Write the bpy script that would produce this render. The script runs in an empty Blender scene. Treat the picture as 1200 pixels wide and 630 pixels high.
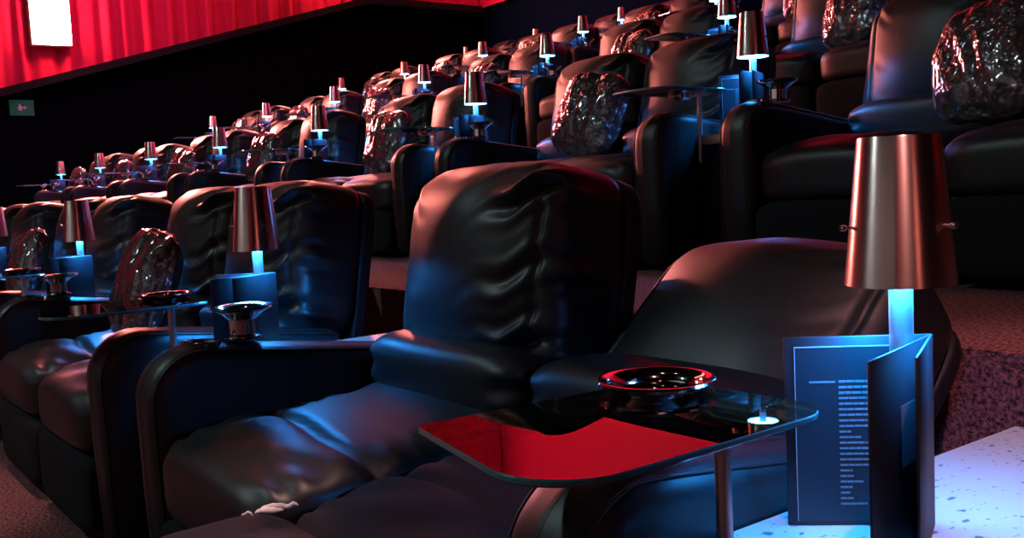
import bpy, bmesh, math, random
import numpy as np
from mathutils import Vector, Matrix, noise

random.seed(7)
scene = bpy.context.scene
COL = scene.collection
PI = math.pi

# ------------------------------------------------------------------ camera
FOC, PHI, PIT, ROL = 1154.65, math.radians(36.918), math.radians(4.664), math.radians(2.788)
CAMZ = 1.0
Fw = Vector((-math.cos(PHI) * math.cos(PIT), math.sin(PHI) * math.cos(PIT), -math.sin(PIT)))
R0 = Vector((math.sin(PHI), math.cos(PHI), 0.0))
U0 = R0.cross(Fw)
Rt = R0 * math.cos(ROL) - U0 * math.sin(ROL)
Up = U0 * math.cos(ROL) + R0 * math.sin(ROL)
cam_data = bpy.data.cameras.new('camera')
cam_data.sensor_width = 36.0
cam_data.lens = 36.0 * FOC / 1200.0
cam_data.clip_start = 0.02
cam_data.clip_end = 200
cam = bpy.data.objects.new('camera', cam_data)
COL.objects.link(cam)
M = Matrix(((Rt.x, Up.x, -Fw.x, 0), (Rt.y, Up.y, -Fw.y, 0), (Rt.z, Up.z, -Fw.z, CAMZ), (0, 0, 0, 1)))
cam.matrix_world = M
scene.camera = cam

# ------------------------------------------------------------------ light and exposure
scene.view_settings.view_transform = 'Standard'
scene.view_settings.look = 'None'
scene.view_settings.exposure = 0.0
scene.view_settings.gamma = 1.0
scene.view_settings.use_curve_mapping = False
scene.cycles.use_denoising = True
scene.cycles.max_bounces = 8
scene.cycles.sample_clamp_indirect = 4.0
world = bpy.data.worlds.new('world')
scene.world = world
world.use_nodes = True
wb = world.node_tree.nodes['Background']
wb.inputs[0].default_value = (0.15, 0.5, 0.65, 1)
wb.inputs[1].default_value = 0.002

SCONCE_COL = (1.0, 0.235, 0.19)
SCONCE_LEFT = 540.0     # radiance of the left wall fittings
SCONCE_RIGHT = 5.0
LED_L = 230.0           # radiance of the disc under every lamp shade
SPOT_W = 2900.0          # added warm spot that lifts the near countertop
STRIP_L = 16.0         # added salmon strip light, unseen under the left ceiling
CURTAIN_WASH_W = 140.0


def add_light(name, kind, loc, direction, power, color, sx=1.0, sy=None, parent=None, spread=None):
    ld = bpy.data.lights.new(name, kind)
    ld.energy = power
    ld.color = color
    if kind == 'AREA':
        ld.shape = 'RECTANGLE' if sy else 'DISK'
        ld.size = sx
        if sy:
            ld.size_y = sy
        if spread:
            ld.spread = spread
    o = bpy.data.objects.new(name, ld)
    COL.objects.link(o)
    o.location = loc
    o.rotation_euler = Vector(direction).to_track_quat('-Z', 'Y').to_euler()
    if parent:
        o.parent = parent
    return o


WX = -15.2          # left wall
WY = 10.98          # back wall
RX = 9.5            # right wall
CEIL = 7.6
# unseen coloured area lights added under the ceiling to wash the red curtains
add_light('added_curtain_wash', 'AREA', (WX + 0.9, 4.0, CEIL - 0.5), (-0.42, 0, -1), CURTAIN_WASH_W, (1, 0.17, 0.55), 0.2, 14.0, spread=math.radians(100))
add_light('added_curtain_wash', 'AREA', (-11.2, WY - 0.9, CEIL - 0.3), (0, 0.42, -1), CURTAIN_WASH_W * 0.34, (1, 0.13, 0.40), 7.5, 0.2, spread=math.radians(100))


add_light('added_curtain_wash', 'AREA', (5.4, -8.2, CEIL - 0.3), (0, -0.3, -1), 16, (1, 0.1, 0.2), 1.2, 0.2)  # added light for the unseen curtain panel behind the viewer


# ------------------------------------------------------------------ materials
def mat(name, base=(0.5, 0.5, 0.5), rough=0.5, metal=0.0, spec=0.5, emit=None, estr=0.0):
    m = bpy.data.materials.new(name)
    m.use_nodes = True
    b = m.node_tree.nodes['Principled BSDF']
    b.inputs['Base Color'].default_value = (*base, 1)
    b.inputs['Roughness'].default_value = rough
    b.inputs['Metallic'].default_value = metal
    b.inputs['Specular IOR Level'].default_value = spec
    if emit:
        b.inputs['Emission Color'].default_value = (*emit, 1)
        b.inputs['Emission Strength'].default_value = estr
    return m


def nodes(m):
    nt = m.node_tree
    return nt, nt.nodes['Principled BSDF']


def add_bump(m, specs, coord='Object'):
    nt, b = nodes(m)
    tc = nt.nodes.new('ShaderNodeTexCoord')
    prev = None
    for (scale, detail, strength, dist) in specs:
        n = nt.nodes.new('ShaderNodeTexNoise')
        n.inputs['Scale'].default_value = scale
        n.inputs['Detail'].default_value = detail
        nt.links.new(tc.outputs[coord], n.inputs['Vector'])
        bp = nt.nodes.new('ShaderNodeBump')
        bp.inputs['Strength'].default_value = strength
        bp.inputs['Distance'].default_value = dist
        nt.links.new(n.outputs['Fac'], bp.inputs['Height'])
        if prev:
            nt.links.new(prev.outputs['Normal'], bp.inputs['Normal'])
        prev = bp
    nt.links.new(prev.outputs['Normal'], b.inputs['Normal'])


LEATHER = mat('black_leather', (0.007, 0.010, 0.0115), 0.45, 0, 0.5)
add_bump(LEATHER, [(7.0, 3.0, 0.12, 0.02), (420.0, 2.0, 0.12, 0.002)])
PANEL = mat('black_panel', (0.01, 0.01, 0.011), 0.55, 0, 0.35)
CLOTH = mat('matte_black_cloth', (0.012, 0.014, 0.017), 0.9, 0, 0.12)
add_bump(CLOTH, [(150.0, 2.0, 0.5, 0.004)])
PIPING = mat('black_piping', (0.012, 0.012, 0.013), 0.4, 0, 0.5)

COPPER = mat('brushed_copper', (0.80, 0.60, 0.54), 0.27, 1.0)
nt, b = nodes(COPPER)
b.inputs['Anisotropic'].default_value = 0.85
b.inputs['Anisotropic Rotation'].default_value = 0.25
tg = nt.nodes.new('ShaderNodeTangent')
tg.direction_type = 'RADIAL'
tg.axis = 'Z'
nt.links.new(tg.outputs['Tangent'], b.inputs['Tangent'])
tc = nt.nodes.new('ShaderNodeTexCoord')
mp = nt.nodes.new('ShaderNodeMapping')
mp.inputs['Scale'].default_value = (8, 8, 900)
nz = nt.nodes.new('ShaderNodeTexNoise')
nz.inputs['Scale'].default_value = 1.0
nz.inputs['Detail'].default_value = 3.0
mr = nt.nodes.new('ShaderNodeMapRange')
mr.inputs['To Min'].default_value = 0.27
mr.inputs['To Max'].default_value = 0.31
nt.links.new(tc.outputs['Object'], mp.inputs['Vector'])
nt.links.new(mp.outputs['Vector'], nz.inputs['Vector'])
nt.links.new(nz.outputs['Fac'], mr.inputs['Value'])
nt.links.new(mr.outputs['Result'], b.inputs['Roughness'])

STEEL = mat('brushed_steel', (0.75, 0.75, 0.76), 0.38, 1.0)
CHROME = mat('polished_chrome', (0.82, 0.80, 0.80), 0.09, 1.0)
DARKCHROME = mat('dark_cup_wall', (0.35, 0.33, 0.34), 0.16, 1.0)
BRONZE = mat('bronze_bracket', (0.70, 0.52, 0.46), 0.4, 1.0)
LED = mat('led_diffuser', (0.9, 0.95, 1), 0.5, 0, 0.2, emit=(0.02, 0.30, 1.0), estr=LED_L)
MENU = mat('menu_cover', (0.011, 0.018, 0.026), 0.5, 0, 0.4)
MENUPAGE = mat('menu_page', (0.015, 0.024, 0.034), 0.45, 0, 0.5)
MENUINK = mat('menu_lettering', (0.17, 0.25, 0.28), 0.5, 0, 0.4)
MENUPIC = mat('menu_picture', (0.16, 0.18, 0.22), 0.4, 0, 0.5)
MENUEDGE = mat('menu_page_edge', (0.45, 0.47, 0.5), 0.5, 0, 0.4)
CONSOLE = mat('console_body', (0.014, 0.014, 0.016), 0.5, 0, 0.4)

TERR = mat('terrazzo', (0.8, 0.78, 0.76), 0.35, 0, 0.5)
nt, b = nodes(TERR)
tc = nt.nodes.new('ShaderNodeTexCoord')
mp = nt.nodes.new('ShaderNodeMapping')
mp.inputs['Scale'].default_value = (1.0, 0.55, 1.0)
nt.links.new(tc.outputs['Object'], mp.inputs['Vector'])
prevcol = None
for (scale, lo, hi, colr) in ((55, 0.10, 0.14, (0.10, 0.12, 0.12)), (95, 0.12, 0.16, (0.30, 0.25, 0.22)), (38, 0.06, 0.09, (0.04, 0.22, 0.24))):
    dn = nt.nodes.new('ShaderNodeTexNoise')
    dn.inputs['Scale'].default_value = scale * 0.9
    nt.links.new(mp.outputs['Vector'], dn.inputs['Vector'])
    mixv = nt.nodes.new('ShaderNodeMix')
    mixv.data_type = 'VECTOR'
    mixv.inputs['Factor'].default_value = 0.02
    nt.links.new(mp.outputs['Vector'], mixv.inputs[4])
    nt.links.new(dn.outputs['Color'], mixv.inputs[5])
    vo = nt.nodes.new('ShaderNodeTexVoronoi')
    vo.inputs['Scale'].default_value = scale
    nt.links.new(mixv.outputs[1], vo.inputs['Vector'])
    r2 = nt.nodes.new('ShaderNodeMapRange')
    r2.inputs['From Min'].default_value = lo * 1.6
    r2.inputs['From Max'].default_value = hi * 1.6
    nt.links.new(vo.outputs['Distance'], r2.inputs['Value'])
    # only some cells hold a chip
    sep = nt.nodes.new('ShaderNodeSeparateColor')
    nt.links.new(vo.outputs['Color'], sep.inputs['Color'])
    gt = nt.nodes.new('ShaderNodeMath')
    gt.operation = 'GREATER_THAN'
    gt.inputs[1].default_value = 0.55
    nt.links.new(sep.outputs['Red'], gt.inputs[0])
    mx = nt.nodes.new('ShaderNodeMath')
    mx.operation = 'MAXIMUM'
    nt.links.new(r2.outputs['Result'], mx.inputs[0])
    nt.links.new(gt.outputs['Value'], mx.inputs[1])
    mc = nt.nodes.new('ShaderNodeMix')
    mc.data_type = 'RGBA'
    mc.inputs[6].default_value = (*colr, 1)
    if prevcol is None:
        mc.inputs[7].default_value = (0.60, 0.58, 0.57, 1)
    else:
        nt.links.new(prevcol, mc.inputs[7])
    nt.links.new(mx.outputs['Value'], mc.inputs['Factor'])
    prevcol = mc.outputs[2]
nt.links.new(prevcol, b.inputs['Base Color'])

CARPET = mat('speckled_carpet', (0.1, 0.05, 0.05), 0.95, 0, 0.1)
nt, b = nodes(CARPET)
tc = nt.nodes.new('ShaderNodeTexCoord')
nz = nt.nodes.new('ShaderNodeTexNoise')
nz.inputs['Scale'].default_value = 95.0
nz.inputs['Detail'].default_value = 4.0
nz.inputs['Roughness'].default_value = 0.75
nt.links.new(tc.outputs['Object'], nz.inputs['Vector'])
cr = nt.nodes.new('ShaderNodeValToRGB')
cr.color_ramp.elements[0].position = 0.40
cr.color_ramp.elements[0].color = (0.03, 0.018, 0.020, 1)
cr.color_ramp.elements[1].position = 0.62
cr.color_ramp.elements[1].color = (0.34, 0.14, 0.145, 1)
nt.links.new(nz.outputs['Fac'], cr.inputs['Fac'])
nt.links.new(cr.outputs['Color'], b.inputs['Base Color'])
bp = nt.nodes.new('ShaderNodeBump')
bp.inputs['Strength'].default_value = 0.6
bp.inputs['Distance'].default_value = 0.006
nt.links.new(nz.outputs['Fac'], bp.inputs['Height'])
nt.links.new(bp.outputs['Normal'], b.inputs['Normal'])

WALL = mat('black_wall', (0.002, 0.003, 0.005), 0.9, 0, 0.0)
NAVY = mat('dark_blue_wall', (0.002, 0.006, 0.018), 0.9, 0, 0.0)
BAND = mat('dark_grey_band', (0.018, 0.018, 0.022), 0.8, 0, 0.0)
CURTAIN = mat('red_curtain', (0.62, 0.010, 0.075), 0.75, 0, 0.25)
b = CURTAIN.node_tree.nodes['Principled BSDF']
b.inputs['Sheen Weight'].default_value = 0.3
b.inputs['Sheen Tint'].default_value = (1, 0.1, 0.2, 1)
HOUSING = mat('sconce_housing', (0.6, 0.5, 0.45), 0.5)
GLOW = mat('sconce_glow', (0.9, 0.85, 0.8), 0.5, 0, 0.2, emit=SCONCE_COL, estr=SCONCE_LEFT)
GLOWB = mat('sconce_glow_upper', (0.9, 0.85, 0.8), 0.5, 0, 0.2, emit=SCONCE_COL, estr=SCONCE_LEFT * 0.55)
GLOWR = mat('added_wall_glow', (0.9, 0.85, 0.8), 0.5, 0, 0.2, emit=SCONCE_COL, estr=SCONCE_RIGHT)
SIGN = mat('green_sign', (0.02, 0.16, 0.11), 0.5, 0, 0.3, emit=(0.02, 0.20, 0.14), estr=0.10)
SIGNMARK = mat('sign_mark', (0.75, 0.45, 0.45), 0.5, 0, 0.3, emit=(0.75, 0.35, 0.38), estr=0.08)
WHITE = mat('white_wrapper', (0.85, 0.78, 0.72), 0.35, 0, 0.5)

FOIL = mat('crinkled_plastic', (0.12, 0.10, 0.105), 0.14, 0.5, 1.0)
nt, b = nodes(FOIL)
b.inputs['Coat Weight'].default_value = 1.0
b.inputs['Coat Roughness'].default_value = 0.06
add_bump(FOIL, [(13.0, 2.0, 0.85, 0.04), (42.0, 1.0, 0.35, 0.02)])

# tempered glass: clear faces that mirror at a glancing angle
GLASS = bpy.data.materials.new('clear_glass')
GLASS.use_nodes = True
nt = GLASS.node_tree
nt.nodes.clear()
out = nt.nodes.new('ShaderNodeOutputMaterial')
tr = nt.nodes.new('ShaderNodeBsdfTransparent')
tr.inputs['Color'].default_value = (0.80, 0.90, 0.90, 1)
gl = nt.nodes.new('ShaderNodeBsdfGlossy')
gl.inputs['Roughness'].default_value = 0.0
gl.inputs['Color'].default_value = (1, 1, 1, 1)
fr = nt.nodes.new('ShaderNodeFresnel')
fr.inputs['IOR'].default_value = 1.55
mx = nt.nodes.new('ShaderNodeMixShader')
nt.links.new(fr.outputs['Fac'], mx.inputs['Fac'])
nt.links.new(tr.outputs['BSDF'], mx.inputs[1])
nt.links.new(gl.outputs['BSDF'], mx.inputs[2])
nt.links.new(mx.outputs['Shader'], out.inputs['Surface'])
GEDGE = mat('glass_edge', (0.04, 0.20, 0.22), 0.12, 0.0, 0.9)


# ------------------------------------------------------------------ mesh helpers
MESHES = {}


def link_mesh(name, me, parent=None, loc=(0, 0, 0), rot=(0, 0, 0)):
    o = bpy.data.objects.new(name, me)
    COL.objects.link(o)
    o.location = loc
    o.rotation_euler = rot
    if parent:
        o.parent = parent
    return o


def me_from(name, verts, faces, mats, smooth=True, fmat=None):
    me = bpy.data.meshes.new(name)
    me.from_pydata([tuple(v) for v in verts], [], [tuple(f) for f in faces])
    bm = bmesh.new()
    bm.from_mesh(me)
    bmesh.ops.recalc_face_normals(bm, faces=bm.faces)
    bm.to_mesh(me)
    bm.free()
    for m in (mats if isinstance(mats, (list, tuple)) else [mats]):
        me.materials.append(m)
    if smooth:
        me.polygons.foreach_set('use_smooth', [True] * len(me.polygons))
    if fmat is not None:
        me.polygons.foreach_set('material_index', fmat)
    me.update()
    return me


def cached(key, fn):
    if key not in MESHES:
        MESHES[key] = fn()
    return MESHES[key]


def superbox(name, half, center, m, n=5.0, res=24, fn=None):
    idx = {}
    verts = []
    faces = []
    g = np.linspace(-1, 1, res + 1)
    for ax in range(3):
        for sg in (-1, 1):
            ids = np.zeros((res + 1, res + 1), int)
            for i, a in enumerate(g):
                for j, c in enumerate(g):
                    q = [0, 0, 0]
                    q[ax] = sg
                    q[(ax + 1) % 3] = a
                    q[(ax + 2) % 3] = c
                    k = (round(q[0], 5), round(q[1], 5), round(q[2], 5))
                    if k not in idx:
                        idx[k] = len(verts)
                        verts.append(q)
                    ids[i, j] = idx[k]
            for i in range(res):
                for j in range(res):
                    f = (ids[i, j], ids[i + 1, j], ids[i + 1, j + 1], ids[i, j + 1])
                    faces.append(f if sg > 0 else f[::-1])
    V = np.array(verts, float)
    r = (np.abs(V) ** n).sum(1) ** (-1.0 / n)
    V = V * r[:, None] * np.array(half)
    if fn:
        V = fn(V)
    V = V + np.array(center)
    return me_from(name, V, faces, m)


def bevel_boxes(name, boxes, m, bevel=0.006, seg=2, smooth=True):
    bm = bmesh.new()
    for (c, s) in boxes:
        r = bmesh.ops.create_cube(bm, size=1.0)
        for v in r['verts']:
            v.co = Vector((v.co.x * s[0] + c[0], v.co.y * s[1] + c[1], v.co.z * s[2] + c[2]))
    if bevel:
        bmesh.ops.bevel(bm, geom=list(bm.edges), offset=bevel, segments=seg, affect='EDGES', profile=0.6)
    me = bpy.data.meshes.new(name)
    bm.to_mesh(me)
    bm.free()
    me.materials.append(m)
    if smooth and bevel:
        me.polygons.foreach_set('use_smooth', [True] * len(me.polygons))
        try:
            me.set_sharp_from_angle(angle=math.radians(50))
        except Exception:
            pass
    return me


def lathe(name, prof, m, seg=48, center=(0, 0), smooth=True, sharp=40):
    verts, faces, rings = [], [], []
    for (r, z) in prof:
        if r < 1e-6:
            rings.append([len(verts)])
            verts.append((center[0], center[1], z))
        else:
            ring = []
            for k in range(seg):
                a = 2 * PI * k / seg
                ring.append(len(verts))
                verts.append((center[0] + r * math.cos(a), center[1] + r * math.sin(a), z))
            rings.append(ring)
    for A, B in zip(rings, rings[1:]):
        for k in range(seg):
            k2 = (k + 1) % seg
            if len(A) == 1 and len(B) == 1:
                continue
            if len(A) == 1:
                faces.append((A[0], B[k], B[k2]))
            elif len(B) == 1:
                faces.append((A[k], A[k2], B[0]))
            else:
                faces.append((A[k], A[k2], B[k2], B[k]))
    me = me_from(name, verts, faces, m)
    try:
        me.set_sharp_from_angle(angle=math.radians(sharp))
    except Exception:
        pass
    return me


def tube(name, pts, rad, m, seg=8, closed=False):
    P = [Vector(p) for p in pts]
    n = len(P)
    verts, faces = [], []
    ref = Vector((0.123, 0.456, 0.88)).normalized()
    for i, p in enumerate(P):
        a = P[(i - 1) % n] if (closed or i > 0) else P[i]
        c = P[(i + 1) % n] if (closed or i < n - 1) else P[i]
        t = (c - a).normalized()
        u = t.cross(ref).normalized()
        w = t.cross(u)
        for k in range(seg):
            an = 2 * PI * k / seg
            verts.append(p + u * (rad * math.cos(an)) + w * (rad * math.sin(an)))
    for i in range(n if closed else n - 1):
        j = (i + 1) % n
        for k in range(seg):
            k2 = (k + 1) % seg
            faces.append((i * seg + k, i * seg + k2, j * seg + k2, j * seg + k))
    if not closed:
        faces.append(tuple(range(seg))[::-1])
        faces.append(tuple((n - 1) * seg + k for k in range(seg)))
    return me_from(name, verts, faces, m)


def thing(name, label, cat, loc, rotz=0.0, group=None):
    o = bpy.data.objects.new(name, None)
    o.empty_display_size = 0.1
    COL.objects.link(o)
    o.location = loc
    o.rotation_euler = (0, 0, rotz)
    o['label'] = label
    o['category'] = cat
    if group:
        o['group'] = group
    return o


def tag(o, label, cat, group=None):
    o['label'] = label
    o['category'] = cat
    if group:
        o['group'] = group
    return o


def struct(o):
    o['kind'] = 'structure'
    return o


# ------------------------------------------------------------------ layout
PITCH, RISE, SP = 2.1874, 0.6282, 1.9863
X0, LY = -0.674, 1.10
ROWY = [0, PITCH, 2 * PITCH, 3 * PITCH, 3 * PITCH + 2.4385]
ROWZ = [0, RISE, 2 * RISE, 3 * RISE, 3 * RISE + 0.5967]
ROWDX = [0, 0, 0, 0, 0.088]
ROWNAME = ['front row', 'second row', 'third row', 'fourth row', 'back row']
ORD = ['first', 'second', 'third', 'fourth', 'fifth', 'sixth', 'seventh', 'eighth', 'ninth']
LASTK = 7


def lampx(row, k):
    return X0 - SP * k + ROWDX[row]


def project(p):
    w = Vector(p) - Vector((0, 0, CAMZ))
    c = w.dot(Fw)
    if c < 0.05:
        return None
    return 600 + FOC * w.dot(Rt) / c, 315 - FOC * w.dot(Up) / c


def seen(pts, mg=6):
    xs = [project(p) for p in pts]
    xs = [q for q in xs if q]
    if not xs:
        return False
    return max(q[0] for q in xs) > -mg and min(q[0] for q in xs) < 1200 + mg and max(q[1] for q in xs) > -mg and min(q[1] for q in xs) < 630 + mg


def box_pts(x0, x1, y0, y1, z0, z1):
    return [(x, y, z) for x in (x0, x1) for y in (y0, y1) for z in (z0, z1)]


# ------------------------------------------------------------------ room
def terrace(name, y0, y1, z):
    me = bevel_boxes(name, [((0, 0, -0.5), (RX - WX, y1 - y0, 1.0))], CARPET, 0.012, 2)
    o = link_mesh(name, me, None, ((RX + WX) / 2, (y0 + y1) / 2, z))
    return struct(o)


RISER = 1.95
terrace('floor', -9.0, RISER, 0.0)
for n in (1, 2, 3):
    terrace('floor', RISER + ROWY[n - 1], RISER + ROWY[n], ROWZ[n])
terrace('floor', RISER + ROWY[3], WY, ROWZ[4])

struct(link_mesh('wall_left', bevel_boxes('wall_left', [((0, 0, 0), (0.2, 20.4, CEIL + 1))], WALL, 0), None, (WX - 0.1, 0.9, CEIL / 2 - 0.3)))
struct(link_mesh('wall_back', bevel_boxes('wall_back', [((0, 0, 0), (RX - WX, 0.2, CEIL + 1))], NAVY, 0), None, ((RX + WX) / 2, WY + 0.1, CEIL / 2 - 0.3)))
struct(link_mesh('wall_right', bevel_boxes('wall_right', [((0, 0, 0), (0.2, 20.4, CEIL + 1))], WALL, 0), None, (RX + 0.1, 0.9, CEIL / 2 - 0.3)))
struct(link_mesh('ceiling', bevel_boxes('ceiling', [((0, 0, 0), (RX - WX + 0.4, 20.4, 0.2))], WALL, 0), None, ((RX + WX) / 2, 0.9, CEIL + 0.1)))


struct(link_mesh('wall_front', bevel_boxes('wall_front', [((0, 0, 0), (RX - WX, 0.2, CEIL + 1))], WALL, 0), None, ((RX + WX) / 2, -9.1, CEIL / 2 - 0.3)))


def curtain_mesh(name, length, zbot, ztop, seed, step=0.035, amp=1.0):
    """pleated curtain along +u; pleats stand out of the wall along +v"""
    rnd = random.Random(seed)
    n = int(length / step)
    ph = [rnd.uniform(0, 6.28) for _ in range(4)]
    verts, faces = [], []
    rows = 10
    u = 0.0
    for i in range(n + 1):
        u = length * i / n
        d = 0.10 + amp * 0.034 * math.sin(2 * PI * u / 0.31 + ph[0] + 1.1 * math.sin(u * 1.7 + ph[1])) \
            + amp * 0.022 * math.sin(2 * PI * u / 0.19 + ph[2] + 0.8 * math.sin(u * 2.3)) + 0.02 * math.sin(u * 2.1 + ph[3])
        zb = zbot(u)
        for j in range(rows + 1):
            t = j / rows
            z = zb + (ztop - zb) * t
            verts.append((u, max(0.012, d * (1.0 - 0.25 * t)), z))
    for i in range(n):
        for j in range(rows):
            a = i * (rows + 1) + j
            faces.append((a, a + rows + 1, a + rows + 2, a + 1))
    me = me_from(name, verts, faces, CURTAIN)
    return me


def zb_left(y):          # lower hem of the side curtain, follows the stairs then runs level
    return CAMZ + (1.677 + (y - 2.733) * (3.345 - 1.677) / (8.53 - 2.733) if y < 8.53 else 3.345)


Y0C = -8.5
cu = curtain_mesh('wall_curtain', WY - Y0C, lambda u: zb_left(Y0C + u), CEIL, 3)
o = link_mesh('wall_curtain', cu, None, (WX, Y0C, 0), (0, 0, PI / 2))
o.scale = (1, -1, 1)
tag(o, 'red pleated curtain along the left wall above the sloping black wall', 'curtain')
cu = curtain_mesh('wall_curtain', RX - WX - 0.2, lambda u: CAMZ + 3.345, CEIL, 5, amp=0.08)
o = link_mesh('wall_curtain', cu, None, (WX + 0.1, WY, 0), (0, 0, 0))
o.scale = (1, -1, 1)
tag(o, 'red curtain band high on the back wall, meeting the left curtain in the corner', 'curtain')
cu = curtain_mesh('wall_curtain', 1.2, lambda u: 0.3, CEIL, 12)  # unseen panel put here for the lamp shades to mirror
o = link_mesh('wall_curtain', cu, None, (4.8, -9.0, 0))
tag(o, 'unseen red curtain panel added on the screen wall behind the viewer', 'curtain')

# dark band under the hem of the left curtain
pts = [(y, zb_left(y)) for y in np.linspace(-8.5, 10.9, 60)]
vs, fs = [], []
for i, (y, z) in enumerate(pts):
    for (dx, dz) in ((0.0, -0.08), (0.19, -0.08), (0.19, 0.03), (0.0, 0.03)):
        vs.append((WX + dx, y, z + dz))
for i in range(len(pts) - 1):
    for k in range(4):
        fs.append((i * 4 + k, i * 4 + (k + 1) % 4, i * 4 + 4 + (k + 1) % 4, i * 4 + 4 + k))
fs += [(0, 1, 2, 3), tuple(len(vs) - 4 + k for k in range(4))]
struct(link_mesh('trim_1', me_from('trim_1', vs, fs, BAND, smooth=False)))


def sconce(wall, y, m, label, w=0.50, z0=None):
    z0 = z0 or zb_left(y) + 0.45
    x = WX if wall < 0 else RX
    s = -wall
    t = thing('wall_sconce', label, 'wall lamp', (x, y, z0), 0, 'wall sconces')
    link_mesh('housing', bevel_boxes('housing', [((s * 0.12, 0, 0.6), (0.22, w + 0.03, 1.24))], HOUSING, 0.01), t)
    link_mesh('diffuser', bevel_boxes('diffuser', [((s * 0.236, 0, 0.6), (0.012, w, 1.2))], m, 0), t)
    return t


sconce(-1, 3.41, GLOW, 'tall glowing wall sconce on the red curtain at upper left')
sconce(-1, 7.6, GLOWB, 'glowing wall sconce higher up the left curtain toward the back, above the picture edge')
sconce(1, -2.6, GLOWR, 'wide unseen wall light added on the right wall to stripe the lamp shades', 1.5, 2.9)  # unseen, widened to draw a salmon stripe on the shades

def added_downlight(x, y, power, colr, label, size=0.3):  # unseen ceiling fittings added to lift dark areas
    t = thing('added_ceiling_light', label, 'ceiling light', (x, y, CEIL), 0, 'added ceiling fill lights')
    link_mesh('rim', lathe('rim', [(size * 0.5, 0), (size * 0.62, 0), (size * 0.62, -0.03), (size * 0.5, -0.03)], HOUSING, 40), t)
    g = mat('added_downlight_glow', (0.8, 0.8, 0.8), 0.5, 0, 0.2, emit=colr, estr=power)
    link_mesh('diffuser', lathe('diffuser', [(0, -0.012), (size * 0.5, -0.012), (size * 0.5, -0.004), (0, -0.004)], g, 40), t)


STRIP = mat('added_strip_glow', (0.8, 0.8, 0.8), 0.5, 0, 0.2, emit=SCONCE_COL, estr=STRIP_L)
t = thing('added_ceiling_light', 'long salmon strip light added under the ceiling beside the left wall, above the picture', 'ceiling light', (-12.5, 6.2, CEIL - 0.02))  # strip added to spread the salmon key more evenly
link_mesh('housing', bevel_boxes('housing', [((0, 0, -0.03), (0.36, 7.6, 0.06))], HOUSING, 0.01), t)
link_mesh('diffuser', bevel_boxes('diffuser', [((0, 0, -0.066), (0.30, 7.5, 0.012))], STRIP, 0), t)

added_downlight(-6.5, -4.5, 1100.0, (0.72, 0.96, 1.0), 'round white fill light added ahead of the front row, beyond the picture edge')  # added fill that picks out the backrest folds
added_downlight(2.0, -1.0, 20.0, (1.0, 0.33, 0.30), 'round warm fill light added above the viewer at right, beyond the picture edge')

sp = add_light('added_spot_beam', 'SPOT', (2.0, -1.0, CEIL - 0.02), (-2.45, 2.75, -7.05), SPOT_W, (1.0, 0.42, 0.40), parent=None)  # added beam that warms the near countertop and riser
sp.data.spot_size = math.radians(15)
sp.data.spot_blend = 0.8
sp.data.shadow_soft_size = 0.12
added_downlight(-3.9, 0.15, 15.0, (1.0, 0.45, 0.42), 'round warm fill light added above the front aisle, beyond the picture edge')
sp = add_light('added_spot_beam', 'SPOT', (-3.9, 0.15, CEIL - 0.02), (0, 0, -1), 1200, (1.0, 0.48, 0.46))  # added beam that lifts the front aisle carpet
sp.data.spot_size = math.radians(12)
sp.data.spot_blend = 0.7
sp.data.shadow_soft_size = 0.12
added_downlight(-1.7, 0.5, 15.0, (1.0, 0.45, 0.42), 'round warm fill light added above the nearest recliner, beyond the picture edge')
sp = add_light('added_spot_beam', 'SPOT', (-1.7, 0.5, CEIL - 0.02), (0, 0, -1), 1700, (1.0, 0.55, 0.50))  # added beam that brightens the tissue on the leg rest
sp.data.spot_size = math.radians(7)
sp.data.spot_blend = 0.8
sp.data.shadow_soft_size = 0.12
SCREEN = mat('screen_fill_glow', (0.3, 0.3, 0.3), 0.8, 0, 0.1, emit=(0.42, 0.58, 0.60), estr=0.20)  # glow added as soft teal fill on the seat fronts
t = thing('unseen_fill_screen', 'unseen cinema screen with added fill glow on the front wall, behind the viewer', 'screen', (-4.0, -8.98, 3.6))
link_mesh('frame', bevel_boxes('frame', [((0, -0.01, 2.55), (14.4, 0.06, 0.1)), ((0, -0.01, -2.55), (14.4, 0.06, 0.1)), ((-7.15, -0.01, 0), (0.1, 0.06, 5.2)), ((7.15, -0.01, 0), (0.1, 0.06, 5.2))], WALL, 0.005), t)
link_mesh('screen_surface', bevel_boxes('screen_surface', [((0, 0, 0), (14.2, 0.02, 5.0))], SCREEN, 0), t)

# safety sign on the left wall
t = thing('wall_sign', 'small dim green safety sign on the black left wall below the curtain', 'sign', (WX, 2.985, CAMZ + 1.345))
link_mesh('sign_panel', bevel_boxes('sign_panel', [((0.02, 0, 0.108), (0.04, 0.31, 0.216))], SIGN, 0.006), t)
marks = []
bm = bmesh.new()


def quad(bm, pts):
    bm.faces.new([bm.verts.new(p) for p in pts])


X = 0.0425
for pl in ([(-0.055, 0.10), (0.03, 0.10), (0.03, 0.12), (-0.055, 0.12)], [(0.03, 0.085), (0.065, 0.11), (0.03, 0.135)],
           [(-0.03, 0.12), (-0.005, 0.12), (-0.02, 0.155), (-0.045, 0.155)], [(-0.02, 0.065), (0.0, 0.065), (0.0, 0.1), (-0.02, 0.1)],
           [(-0.05, 0.075), (-0.035, 0.065), (-0.02, 0.1), (-0.04, 0.1)]):
    lo = [bm.verts.new((X, a, c)) for a, c in pl]
    hi = [bm.verts.new((X - 0.004, a, c)) for a, c in pl]
    bm.faces.new(lo)
    for k in range(len(lo)):
        k2 = (k + 1) % len(lo)
        bm.faces.new((lo[k], lo[k2], hi[k2], hi[k]))
me = bpy.data.meshes.new('sign_symbol')
bm.to_mesh(me)
bm.free()
me.materials.append(SIGNMARK)
link_mesh('sign_symbol', me, t)


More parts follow.
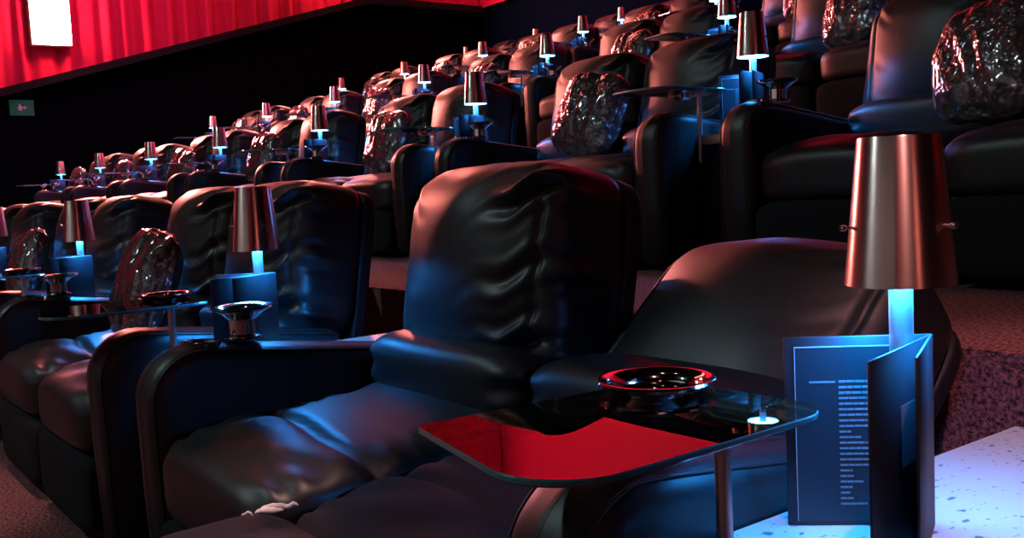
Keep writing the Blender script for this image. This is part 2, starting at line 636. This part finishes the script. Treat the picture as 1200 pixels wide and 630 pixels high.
# ------------------------------------------------------------------ recliner meshes
def fold(s):
    f = np.sin(2 * PI * s / 0.092 + 1.3) + 0.55 * np.sin(2 * PI * s / 0.061 + 4.0) + 0.5 * np.sin(2 * PI * s / 0.15 + 2.2)
    return np.sign(f) * np.abs(f) ** 1.25


BH = 0.54


def backrest_fn(P, amp=1.0):
    x, y, z = P[:, 0].copy(), P[:, 1].copy(), P[:, 2].copy()
    v = z + BH / 2
    u = x / 0.345
    m = np.clip((0.04 - y) / 0.10, 0, 1)
    y -= m * 0.085 * np.clip(1 - np.abs(u) ** 1.8, 0, 1) * np.sin(PI * np.clip(v / BH, 0, 1)) ** 0.7
    y -= m * 0.010 * np.exp(-((v - 0.43) / 0.10) ** 2)
    # the top rolls backward
    top = np.clip((v - 0.40) / 0.17, 0, 1)
    y += 0.04 * top ** 2 * (1 - 0.3 * m)
    x *= 1 - 0.10 * np.clip(v / BH, 0, 1) ** 1.6
    z -= 0.018 * np.clip((np.abs(u) - 0.45) / 0.55, 0, 1) ** 2 * np.clip(v / BH, 0, 1) ** 3
    ax = np.abs(x)
    w = np.exp(-((ax - 0.25) / np.where(ax < 0.25, 0.10, 0.05)) ** 2) * np.clip((v - 0.02) / 0.06, 0, 1) * np.clip((BH + 0.01 - v) / 0.05, 0, 1)
    s = v + 0.9 * (0.27 - ax) * (v - 0.22) + 0.35 * (0.27 - ax) + 0.012 * np.sin(ax * 40) + np.where(x > 0, 0.0, 0.021)
    sd = np.where(x > 0, 1.0, 0.12)
    y += amp * sd * m * w * 0.016 * fold(s) * (0.75 + 0.5 * np.sin(v * 13 + 1))
    # gathers on the side gusset
    ms = np.clip((ax - 0.27) / 0.04, 0, 1) * np.exp(-((y + 0.06) / 0.06) ** 2)
    x += amp * np.sign(x) * sd * ms * 0.006 * fold(s + 0.02)
    y += m * 0.010 * np.exp(-((ax - 0.272) / 0.009) ** 2)
    # soft dents
    y += m * 0.003 * np.sin(7 * u + 1.5) * np.sin(9 * v)
    return np.stack([x, y, z], 1)


def make_backrest(amp=1.0):
    return superbox('backrest', (0.343, 0.115, BH / 2), (0, 0.115, BH / 2), LEATHER, 6.2, 84, lambda P: backrest_fn(P, amp))


def seat_fn(P, amp=1.0):
    x, y, z = P[:, 0].copy(), P[:, 1].copy(), P[:, 2].copy()
    m = np.clip(z / 0.06, 0, 1)
    z += amp * m * 0.022 * np.clip(1 - (x / 0.33) ** 2, 0, 1)
    z += m * 0.03 * (y / 0.36)
    z -= m * 0.020 * np.exp(-((y + 0.10 + 0.02 * np.sin(x * 9)) / 0.016) ** 2)
    z += amp * m * 0.014 * np.exp(-((y + 0.20) / 0.07) ** 2)
    w = np.exp(-((np.abs(x) - 0.27) / 0.05) ** 2)
    z += m * w * 0.005 * np.sin(y * 75 + 2 * np.sin(y * 21))
    z += m * 0.004 * np.sin(x * 23 + 3 * np.sin(y * 12)) * np.exp(-((y + 0.22) / 0.08) ** 2)
    return np.stack([x, y, z], 1)


def make_seat(amp=1.0):
    return superbox('seat_cushion', (0.338, 0.36, 0.11), (0, 0.02, 0.375), LEATHER, 5.5, 56, lambda P: seat_fn(P, amp))


def lumbar_fn(P):
    x, y, z = P[:, 0].copy(), P[:, 1].copy(), P[:, 2].copy()
    m = np.clip(-y / 0.06, 0, 1)
    w = np.exp(-((np.abs(x) - 0.29) / 0.04) ** 2)
    y += m * w * 0.006 * np.sin(z * 90 + 1)
    y -= m * 0.015 * np.clip(1 - (x / 0.34) ** 2, 0, 1)
    return np.stack([x, y, z], 1)


def make_lumbar():
    return superbox('lumbar_cushion', (0.34, 0.115, 0.095), (0, 0.345, 0.555), LEATHER, 3.6, 40, lumbar_fn)


ARM_P = None


def arm_profile():
    P = [(0.44, 0.03), (-0.27, 0.03), (-0.305, 0.06), (-0.315, 0.30), (-0.318, 0.50)]
    for k in range(1, 13):                       # big rounded nose
        a = PI - (PI * 0.5) * k / 12 * 1.02
        P.append((-0.188 + 0.13 * math.cos(a), 0.522 + 0.13 * math.sin(a)))
    for k in range(1, 9):
        t = k / 8
        P.append((-0.188 + t * 0.60, 0.652 - 0.075 * t ** 1.15))
    P += [(0.437, 0.56), (0.44, 0.50)]
    return P


def make_arm(sx):
    P = [Vector(p) for p in arm_profile()]
    n = len(P)
    nor = []
    for i in range(n):
        t = (P[(i + 1) % n] - P[(i - 1) % n]).normalized()
        nor.append(Vector((t.y, -t.x)))
    cen = sum(P, Vector((0, 0))) / n
    for i in range(n):
        if nor[i].dot(P[i] - cen) < 0:
            nor[i] = -nor[i]
    W = 0.152
    r = 0.045
    lay = []
    for k in range(7):
        a = PI / 2 * k / 6
        lay.append((r * (1 - math.sin(a)), r * (1 - math.cos(a))))
    lay = lay[::-1]                              # edge -> inward : (x offset, inset)
    layers = [(x, ins) for (x, ins) in [(r * (1 - math.cos(PI / 2 * k / 6)), r * (1 - math.sin(PI / 2 * k / 6))) for k in range(7)]]
    layers += [(0.06, -0.002), (0.08, -0.004)]
    full = layers + [(W - x, ins) for (x, ins) in layers[::-1]]
    verts, faces = [], []
    for (x, ins) in full:
        for p, q in zip(P, nor):
            c = p - q * ins
            verts.append((sx * (0.342 + x), c.x, max(0.02, c.y)))
    L = len(full)
    for a in range(L - 1):
        for i in range(n):
            j = (i + 1) % n
            faces.append((a * n + i, a * n + j, a * n + n + j, a * n + n + i))
    faces.append(tuple(range(n)))
    faces.append(tuple((L - 1) * n + i for i in range(n)))
    me = me_from('armrest', verts, faces, LEATHER)
    try:
        me.set_sharp_from_angle(angle=math.radians(60))
    except Exception:
        pass
    return me


def make_arm_piping(sx):
    P = arm_profile()[2:-1]
    vs, fs = [], []
    base = 0
    bmx = bmesh.new()
    for xo in (0.342 + 0.012, 0.342 + 0.140):
        pts = []
        for (y, z) in P:
            cy, cz = 0.06, 0.35
            d = Vector((y - cy, z - cz)).normalized()
            pts.append((sx * xo, y - d.x * 0.0125, z - d.y * 0.0125))
        me = tube('tmp', pts, 0.0028, PIPING, 6)
        bmx.from_mesh(me)
        bpy.data.meshes.remove(me)
    me = bpy.data.meshes.new('piping')
    bmx.to_mesh(me)
    bmx.free()
    me.materials.append(PIPING)
    me.polygons.foreach_set('use_smooth', [True] * len(me.polygons))
    return me


def leg_fn(P):
    x, y, z = P[:, 0].copy(), P[:, 1].copy(), P[:, 2].copy()
    m = np.clip(z / 0.03, 0, 1)
    z += m * 0.006 * np.sin(x * 19 + 2 * np.sin(y * 15)) + m * 0.012 * np.clip(1 - (x / 0.33) ** 2, 0, 1)
    return np.stack([x, y, z], 1)


def make_recliner(loc, side, label, group, reclined=False, lean=0.0, twist=0.0):
    t = thing('recliner', label, 'recliner', loc, 0, group)
    link_mesh('base', cached('base', lambda: bevel_boxes('base', [((0, 0.10, 0.155), (0.66, 0.62, 0.25)), ((0, 0.10, 0.02), (0.60, 0.56, 0.04))], PANEL, 0.012)), t)
    sc = link_mesh('seat_cushion', cached(('seat', reclined), lambda: make_seat(0.2 if reclined else 1.0)), t)
    if reclined:                                 # this one takes the matte material so it stays darker
        sc.material_slots[0].link = 'OBJECT'
        sc.material_slots[0].material = CLOTH
    link_mesh('lumbar_cushion', cached('lumbar', make_lumbar), t)
    ang = math.radians(-11 - lean) if not reclined else math.radians(-50)
    piv = (0, 0.335, 0.545) if not reclined else (0, 0.36, 0.53)
    link_mesh('backrest', cached(('backrest', reclined), lambda: make_backrest(0.12 if reclined else 1.0)), t, piv, (ang, 0, twist))
    shell = cached('shell', lambda: superbox('back_shell', (0.315, 0.03, 0.35), (0, 0.245, 0.175), PANEL, 7, 16))
    link_mesh('back_shell', shell, t, piv, (ang, 0, twist))
    a = link_mesh('armrest', cached(('arm', side), lambda: make_arm(side)), t)
    link_mesh('piping', cached(('pipe', side), lambda: make_arm_piping(side)), a)
    if side < 0:
        def well():
            me = lathe('cup_well', [(0, -0.006), (0.038, -0.006), (0.040, 0.001), (0.045, 0.0035), (0.048, 0.001), (0.048, -0.012), (0, -0.012)], DARKCHROME, 40)
            me.transform(Matrix.Translation((-0.418, -0.158, 0.655)) @ Matrix.Rotation(math.radians(-4), 4, 'X'))
            return me
        link_mesh('cup_well', cached('well', well), a)
    if reclined:
        link_mesh('leg_rest', cached('leg_up', lambda: superbox('leg_rest', (0.325, 0.21, 0.055), (0, 0, 0), CLOTH, 5, 32, leg_fn)), t, (0, -0.545, 0.405), (math.radians(4), 0, 0))
        link_mesh('linkage', cached('link', lambda: bevel_boxes('linkage', [((-0.24, -0.42, 0.30), (0.02, 0.34, 0.04)), ((0.24, -0.42, 0.30), (0.02, 0.34, 0.04)), ((-0.24, -0.50, 0.335), (0.02, 0.06, 0.06)), ((0.24, -0.50, 0.335), (0.02, 0.06, 0.06))], STEEL, 0.004)), t)
    else:
        link_mesh('leg_rest', cached('leg_dn', lambda: superbox('leg_rest', (0.325, 0.055, 0.125), (0, -0.285, 0.16), CLOTH, 5, 24)), t)
    return t


# ------------------------------------------------------------------ console pieces
def make_console(x, row, label):
    t = thing('console', label, 'console', (x, ROWY[row] + LY, ROWZ[row]), 0, 'consoles between the recliner pairs')
    link_mesh('body', cached('console', lambda: bevel_boxes('body', [((0, 0.205, 0.27), (0.27, 0.74, 0.50)), ((0, 0.205, 0.01), (0.24, 0.70, 0.02))], CONSOLE, 0.006)), t)
    link_mesh('countertop', cached('counter', lambda: bevel_boxes('countertop', [((0, 0.205, 0.535), (0.30, 0.77, 0.03))], TERR, 0.005)), t)
    return t


def make_lamp(x, row, label):
    t = thing('table_lamp', label, 'lamp', (x, ROWY[row] + LY, ROWZ[row] + 0.55), 0, 'copper-shaded table lamps on the consoles')
    zb, zt, rb, rt = 0.311, 0.490, 0.0655, 0.0485
    link_mesh('base', cached('lbase', lambda: lathe('base', [(0, 0), (0.0147, 0), (0.0150, 0.001), (0.0150, 0.010), (0.0144, 0.0115), (0, 0.0115)], STEEL)), t)
    link_mesh('pole', cached('pole', lambda: lathe('pole', [(0, 0.010), (0.0142, 0.010), (0.0142, 0.44), (0, 0.44)], STEEL, 32)), t)
    prof = [(0, zt - 0.004), (rt - 0.004, zt - 0.004), (rt - 0.001, zt), (rt, zt - 0.002), (rb, zb), (rb - 0.0012, zb), (rt - 0.0015, zt - 0.006), (0, zt - 0.008)]
    sh = link_mesh('lamp_shade', cached('shade', lambda: lathe('lamp_shade', prof, COPPER, 64, sharp=50)), t)
    rmid = rb + (rt - rb) * 0.40
    zm = zb + 0.40 * (zt - zb)

    def pin():
        m1 = lathe('thumbscrew', [(0, -0.004), (0.0022, -0.004), (0.0022, 0.009), (0.0040, 0.0095), (0.0044, 0.012), (0.0040, 0.016), (0, 0.0165)], CHROME, 16)
        return m1
    pm = cached('pin', pin)
    for k in range(3):
        a = math.radians(-58 + 55 + 120 * k)
        link_mesh('thumbscrew', pm, sh, (rmid * math.cos(a), rmid * math.sin(a), zm), (0, PI / 2, a))
    link_mesh('diffuser', cached('diff', lambda: lathe('diffuser', [(0.0146, zb + 0.004), (rb - 0.003, zb + 0.004), (rb - 0.003, zb + 0.008), (0.0146, zb + 0.008)], LED, 32)), t)
    return t


def leaf_mesh(key, a, c, z0, z1, th, m):
    def fn():
        d = Vector((c[0] - a[0], c[1] - a[1]))
        L = d.length
        me = bevel_boxes('page', [((L / 2, 0, (z0 + z1) / 2), (L, th, z1 - z0))], m, 0.0008, 1)
        ang = math.atan2(d.y, d.x)
        me.transform(Matrix.Translation((a[0], a[1], 0)) @ Matrix.Rotation(ang, 4, 'Z'))
        return me
    return cached(key, fn)


S_, A_, B_, C_ = (0.013, 0.045), (-0.113, -0.083), (0.060, -0.163), (0.086, -0.112)
HM = 0.244


def on_leaf(a, c, off, u0, u1, z0, z1, m, key, rows):
    """thin printed blocks lying on one face of a leaf; off is the signed distance from the leaf's middle"""
    d = Vector((c[0] - a[0], c[1] - a[1]))
    d.normalize()
    nn = Vector((-d.y, d.x))
    verts, faces = [], []
    for (p0, p1, q0, q1) in rows:
        i = len(verts)
        for o2 in (off, off * 0.82):
            for (p, q) in ((p0, q0), (p1, q0), (p1, q1), (p0, q1)):
                verts.append((a[0] + d.x * p + nn.x * o2, a[1] + d.y * p + nn.y * o2, q))
        faces += [(i, i + 1, i + 2, i + 3), (i + 4, i + 5, i + 6, i + 7)]
        for k in range(4):
            k2 = (k + 1) % 4
            faces.append((i + k, i + k2, i + 4 + k2, i + 4 + k))
    return me_from(key, verts, faces, m, smooth=False)


def menu_text_rows():
    rnd = random.Random(11)
    LA = (Vector(A_) - Vector(S_)).length
    rows = []
    widths = [0.92, 0.95, 0.97, 0.74, 0.78, 0.98, 0.93, 0.88, 0.72, 0.26, 0.52, 0.82, 0.97, 0.98, 0.66, 0.72, 0.28, 0.30, 0.52, 0.27, 0.22, 0.30, 0.60]
    z = 0.188
    for i, w in enumerate(widths):
        start = LA - 0.066                       # distance from the spine where a line begins (outer side)
        full = 0.054 * w
        p = 0.0
        hh = 0.0030 if i < 3 else 0.0024
        while p < full:
            wl = min(rnd.uniform(0.006, 0.012), full - p)
            if wl > 0.002:
                rows.append((start - p, start - p - wl, z - hh, z))
            p += wl + 0.0009
        z -= 0.0072
    rows.append((LA - 0.030, LA - 0.062, 0.1850, 0.1874))
    return rows


def make_menu(x, row, label, rot):
    t = thing('menu_stand', label, 'menu', (x, ROWY[row] + LY, ROWZ[row] + 0.5505), 0, 'folded menus standing around the lamps')
    rmat = Matrix.Rotation(rot, 4, 'Z')

    def R(p):
        v = rmat @ Vector((p[0], p[1], 0))
        return (v.x, v.y)
    key = round(rot, 3)
    link_mesh('page', leaf_mesh(('leafA', key), R(S_), R(A_), 0, HM, 0.0034, MENU), t)
    link_mesh('page', leaf_mesh(('leafB', key), R(S_), R(B_), 0, HM, 0.0034, MENU), t)
    link_mesh('page', leaf_mesh(('leafC', key), R(S_), R(C_), 0, HM, 0.0034, MENU), t)
    LA = (Vector(A_) - Vector(S_)).length
    # printed insert on the open page with its column of lines
    ins = cached(('ins', key), lambda: on_leaf(R(S_), R(A_), 0.0024, 0, 0, 0, 0, MENUPAGE, 'insert', [(0.004, LA - 0.012, 0.006, HM - 0.012)]))
    pg = link_mesh('insert', ins, t)
    tx = cached(('txt', key), lambda: on_leaf(R(S_), R(A_), 0.0029, 0, 0, 0, 0, MENUINK, 'lettering', menu_text_rows()))
    link_mesh('lettering', tx, pg)
    ed = cached(('edge', key), lambda: on_leaf(R(S_), R(A_), 0.00285, 0, 0, 0, 0, MENUEDGE, 'page_edge', [(0.004, LA - 0.012, HM - 0.0135, HM - 0.012), (LA - 0.0130, LA - 0.012, 0.006, HM - 0.012)]))
    link_mesh('page_edge', ed, pg)
    LB = (Vector(B_) - Vector(S_)).length
    pk = cached(('pocket', key), lambda: on_leaf(R(S_), R(B_), 0.0024, 0, 0, 0, 0, MENUPIC, 'picture_label', [(LB * 0.30, LB * 0.56, HM * 0.42, HM * 0.72)]))
    link_mesh('picture_label', pk, t)
    return t


def rounded_poly(corners, radii, seg=8):
    pts = []
    n = len(corners)
    for i in range(n):
        p = Vector(corners[i])
        a = (Vector(corners[i - 1]) - p).normalized()
        c = (Vector(corners[(i + 1) % n]) - p).normalized()
        half = a.angle(c) / 2
        r = radii[i]
        mid = p + (a + c).normalized() * (r / math.sin(half))
        s0 = p + a * (r / math.tan(half)) - mid
        s1 = p + c * (r / math.tan(half)) - mid
        a0, a1 = math.atan2(s0.y, s0.x), math.atan2(s1.y, s1.x)
        d = (a1 - a0 + PI) % (2 * PI) - PI
        for k in range(seg + 1):
            an = a0 + d * k / seg
            pts.append((mid.x + r * math.cos(an), mid.y + r * math.sin(an)))
    return pts


def make_glass():
    # relative to the console origin (lamp x, lamp y, floor)
    pts = rounded_poly([(0.004, -0.135), (-0.278, -0.140), (-0.300, -0.520), (0.012, -0.585)], (0.06, 0.03, 0.016, 0.085))
    n = len(pts)
    zt, th, bv = 0.731, 0.008, 0.0016
    cx, cy = -0.140, -0.345
    verts = []
    for (z, ins) in ((zt - th, bv), (zt - th + bv, 0), (zt - bv, 0), (zt, bv)):
        for (x, y) in pts:
            d = Vector((x - cx, y - cy)).normalized()
            verts.append((x - d.x * ins, y - d.y * ins, z))
    faces, fm = [], []
    for l in range(3):
        for i in range(n):
            j = (i + 1) % n
            faces.append((l * n + i, l * n + j, l * n + n + j, l * n + n + i))
            fm.append(1)
    faces.append(tuple(range(n))[::-1])
    fm.append(0)
    faces.append(tuple(3 * n + i for i in range(n)))
    fm.append(0)
    me = me_from('glass_top', verts, faces, [GLASS, GEDGE], smooth=False, fmat=fm)
    return me


def ring_prof(z):
    return [(0.060, z - 0.004), (0.076, z + 0.004), (0.0775, z + 0.0075), (0.076, z + 0.0105), (0.072, z + 0.011), (0.056, z + 0.004), (0.052, z - 0.004), (0.046, z - 0.026), (0.040, z - 0.031), (0, z - 0.032), (0, z - 0.036),
            (0.042, z - 0.035), (0.050, z - 0.028), (0.056, z - 0.006), (0.060, z - 0.004)]


def make_tray(x, row, label):
    t = thing('tray_table', label, 'tray table', (x, ROWY[row] + LY, ROWZ[row]), 0, 'swivelling glass tray tables')
    link_mesh('glass_top', cached('glass', make_glass), t)
    px, py = -0.098, -0.222
    link_mesh('post', cached('post', lambda: lathe('post', [(0, 0.44), (0.009, 0.44), (0.010, 0.442), (0.010, 0.711), (0.018, 0.713), (0.020, 0.717), (0.020, 0.7225), (0, 0.7225)], STEEL, 24, (px, py))), t)
    link_mesh('support_arm', cached('sarm', lambda: bevel_boxes('support_arm', [((-0.164, -0.203, 0.7145), (0.15, 0.022, 0.010))], STEEL, 0.002)), t)
    link_mesh('bracket', cached('brk', lambda: bevel_boxes('bracket', [((-0.035, -0.209, 0.530), (0.16, 0.036, 0.040))], BRONZE, 0.003)), t)
    cx, cy, z = -0.228, -0.196, 0.736
    link_mesh('cup_ring', cached('tring', lambda: lathe('cup_ring', ring_prof(z), CHROME, 64, (cx, cy))), t)
    return t


def make_cup(x, row, label):
    t = thing('cup_holder', label, 'cup holder', (x + 0.235, ROWY[row] + 0.95, ROWZ[row] + 0.6525), 0, 'chrome cup holders on the armrests')
    z = 0.078
    prof = [(0, 0.0), (0.046, 0.0), (0.048, 0.003), (0.046, 0.006), (0.036, 0.008), (0.034, 0.012), (0.034, z - 0.030), (0.044, z - 0.022), (0.060, z - 0.010), (0.078, z - 0.001), (0.080, z + 0.003), (0.078, z + 0.006),
            (0.073, z + 0.006), (0.054, z - 0.002), (0.040, z - 0.020), (0.030, z - 0.032), (0, z - 0.034)]
    link_mesh('bowl', cached('cup', lambda: lathe('bowl', prof[5:], CHROME, 64)), t)
    link_mesh('foot', cached('cupfoot', lambda: lathe('foot', prof[:6] + [(0, 0.012)], DARKCHROME, 48)), t)
    return t


def pillow_mesh(seed):
    rnd = Vector((seed * 3.17, seed * 1.71, seed * 0.77))

    def fn(P):
        out = []
        for p in P:
            v = Vector(p)
            # pillow profile: thin at its rim
            e = max(abs(v.x) / 0.20, abs(v.z) / 0.20)
            k = 1.0 - 0.55 * max(0, e) ** 3
            q = Vector((v.x, v.y * k, v.z))
            v = Vector((v.x, v.y, v.z * 0.45 + v.x * 0.3))
            n1 = 1 - abs(noise.noise(v * 11 + rnd)) * 2
            n2 = 1 - abs(noise.noise(v * 24 + rnd * 2)) * 2
            n3 = noise.noise(v * 5 + rnd)
            d = Vector(p).normalized()
            q += d * (0.011 * n1 + 0.005 * n2 + 0.014 * n3)
            out.append(q)
        return np.array(out)
    return superbox('plastic_wrapped_pillow', (0.20, 0.075, 0.20), (0, 0, 0), FOIL, 3.4, 44, fn)


# ------------------------------------------------------------------ placing everything
for row in range(5):
    yo, zo = ROWY[row], ROWZ[row]
    ks = []
    for k in range(0, LASTK + 1):
        x = lampx(row, k)
        y = yo + LY
        if seen(box_pts(x - 0.06, x + 0.06, y - 0.06, y + 0.06, zo + 0.80, zo + 1.04), -3):
            ks.append(k)
    first, last = ks[0], ks[-1]
    rn = ROWNAME[row]

    def nth(k):
        return ORD[k - first]
    for k in range(max(0, first - 1), min(LASTK, last + 1) + 1):
        x = lampx(row, k)
        y = yo + LY
        inview = k in ks
        if not inview and not seen(box_pts(x - 0.3, x + 0.3, y - 0.3, y + 0.3, zo + 0.3, zo + 0.8)):
            continue
        if inview:
            where = 'the %s lamp from the right, %s' % (nth(k), rn)
        elif k < first:
            where = 'the off-frame lamp at the right, %s' % rn
        else:
            where = 'the off-frame lamp at far left, %s' % rn
        make_console(x, row, 'dark console with speckled white top under %s' % where)
        if inview:
            make_lamp(x, row, 'copper-shaded table lamp glowing blue, %s from the right, %s' % (nth(k), rn))
        else:
            make_lamp(x, row, 'copper-shaded table lamp just outside the %s edge, %s' % ('right' if k < first else 'left', rn))
        make_menu(x, row, 'folded dark menu standing beside %s' % where, 0.0)
        make_tray(x, row, 'glass tray table on post left of %s' % where)
        if not (row == 0 and k == 0):
            make_cup(x, row, 'chrome cup holder on armrest right of %s' % where)
    for k in range(0, LASTK):
        xc = (lampx(row, k) + lampx(row, k + 1)) / 2
        for side in (1, -1):
            xs = xc + side * 0.345
            y = yo + 1.0
            if not seen(box_pts(xs - 0.5, xs + 0.5, y - 0.33, y + 0.55, zo + 0.02, zo + 1.08), -4):
                continue
            if k < first:
                pair = 'right of the rightmost %s lamp' % rn.replace(' ', '-')
            elif k >= last:
                pair = 'left of the leftmost %s lamp' % rn.replace(' ', '-')
            else:
                pair = 'between %s and %s %s lamps from right' % (nth(k), nth(k + 1), rn.replace(' ', '-'))
            hand = 'right-hand' if side > 0 else 'left-hand'
            rec = row == 0 and k == 0 and side > 0
            lab = 'black leather recliner, %s of the pair %s' % (hand, pair)
            if rec:
                lab = 'black leather recliner tilted back with raised leg rest, beside the nearest lamp'
            if row == 0 and k == 0 and side < 0:
                lab = 'nearest upright black leather recliner with gathered backrest, at the picture centre'
            rr = random.Random(row * 100 + k * 2 + side)
            make_recliner((xs, y, zo), side, lab, 'recliners in the %s' % rn, rec, rr.uniform(-1.5, 2.5) if not (row == 0 and k == 0) else 0.0)
            if side < 0 and not (row == 0 and k == 0) and row < 4:
                o = link_mesh('pillow', cached(('pil', k % 3), lambda: pillow_mesh(k % 3 + 1)), None,
                              (xs + rr.uniform(0.36, 0.42), y + 0.056, zo + 0.712), (math.radians(-18), math.radians(rr.uniform(-9, 9)), math.radians(rr.uniform(-3, 3))))
                tag(o, 'crinkled plastic-wrapped pillow on the recliners %s' % pair, 'pillow', 'plastic-wrapped pillows')

# crumpled tissue on the raised leg rest: three curled strips of one torn sheet
bm = bmesh.new()
for (cx, cy, L, W, ang, arch) in ((0.0, 0.0, 0.048, 0.016, 0.35, 0.008), (0.004, 0.016, 0.052, 0.009, 0.42, 0.010), (0.030, 0.024, 0.026, 0.010, 0.75, 0.009), (-0.030, -0.018, 0.02, 0.006, 0.1, 0.006)):
    nu, nv = 14, 6
    grid = []
    ca, sa = math.cos(ang), math.sin(ang)
    for i in range(nu + 1):
        u = i / nu
        half = W / 2 * math.sin(PI * min(0.97, max(0.06, u))) ** 0.5
        rowv = []
        for j in range(nv + 1):
            v = j / nv * 2 - 1
            p = Vector(((u - 0.5) * L, v * half + 0.003 * math.sin(u * 7 + cx * 90), 0))
            z = 0.002 + arch * (1 - v * v) * math.sin(PI * u) ** 0.6 + 0.0015 * noise.noise(Vector((u * 5, v * 2, cx * 40)))
            rowv.append(bm.verts.new((cx + p.x * ca - p.y * sa, cy + p.x * sa + p.y * ca, max(0.0005, z))))
        grid.append(rowv)
    for i in range(nu):
        for j in range(nv):
            bm.faces.new((grid[i][j], grid[i + 1][j], grid[i + 1][j + 1], grid[i][j + 1]))
me = bpy.data.meshes.new('crumpled_tissue')
bm.to_mesh(me)
bm.free()
me.materials.append(WHITE)
me.polygons.foreach_set('use_smooth', [True] * len(me.polygons))
o = link_mesh('crumpled_tissue', me, None, (-1.55, 0.63, 0.478), (0, 0, 0.75))
sm = o.modifiers.new('thickness', 'SOLIDIFY')
sm.thickness = 0.0008
tag(o, 'small crumpled pale tissue lying on the raised black leg rest', 'tissue')
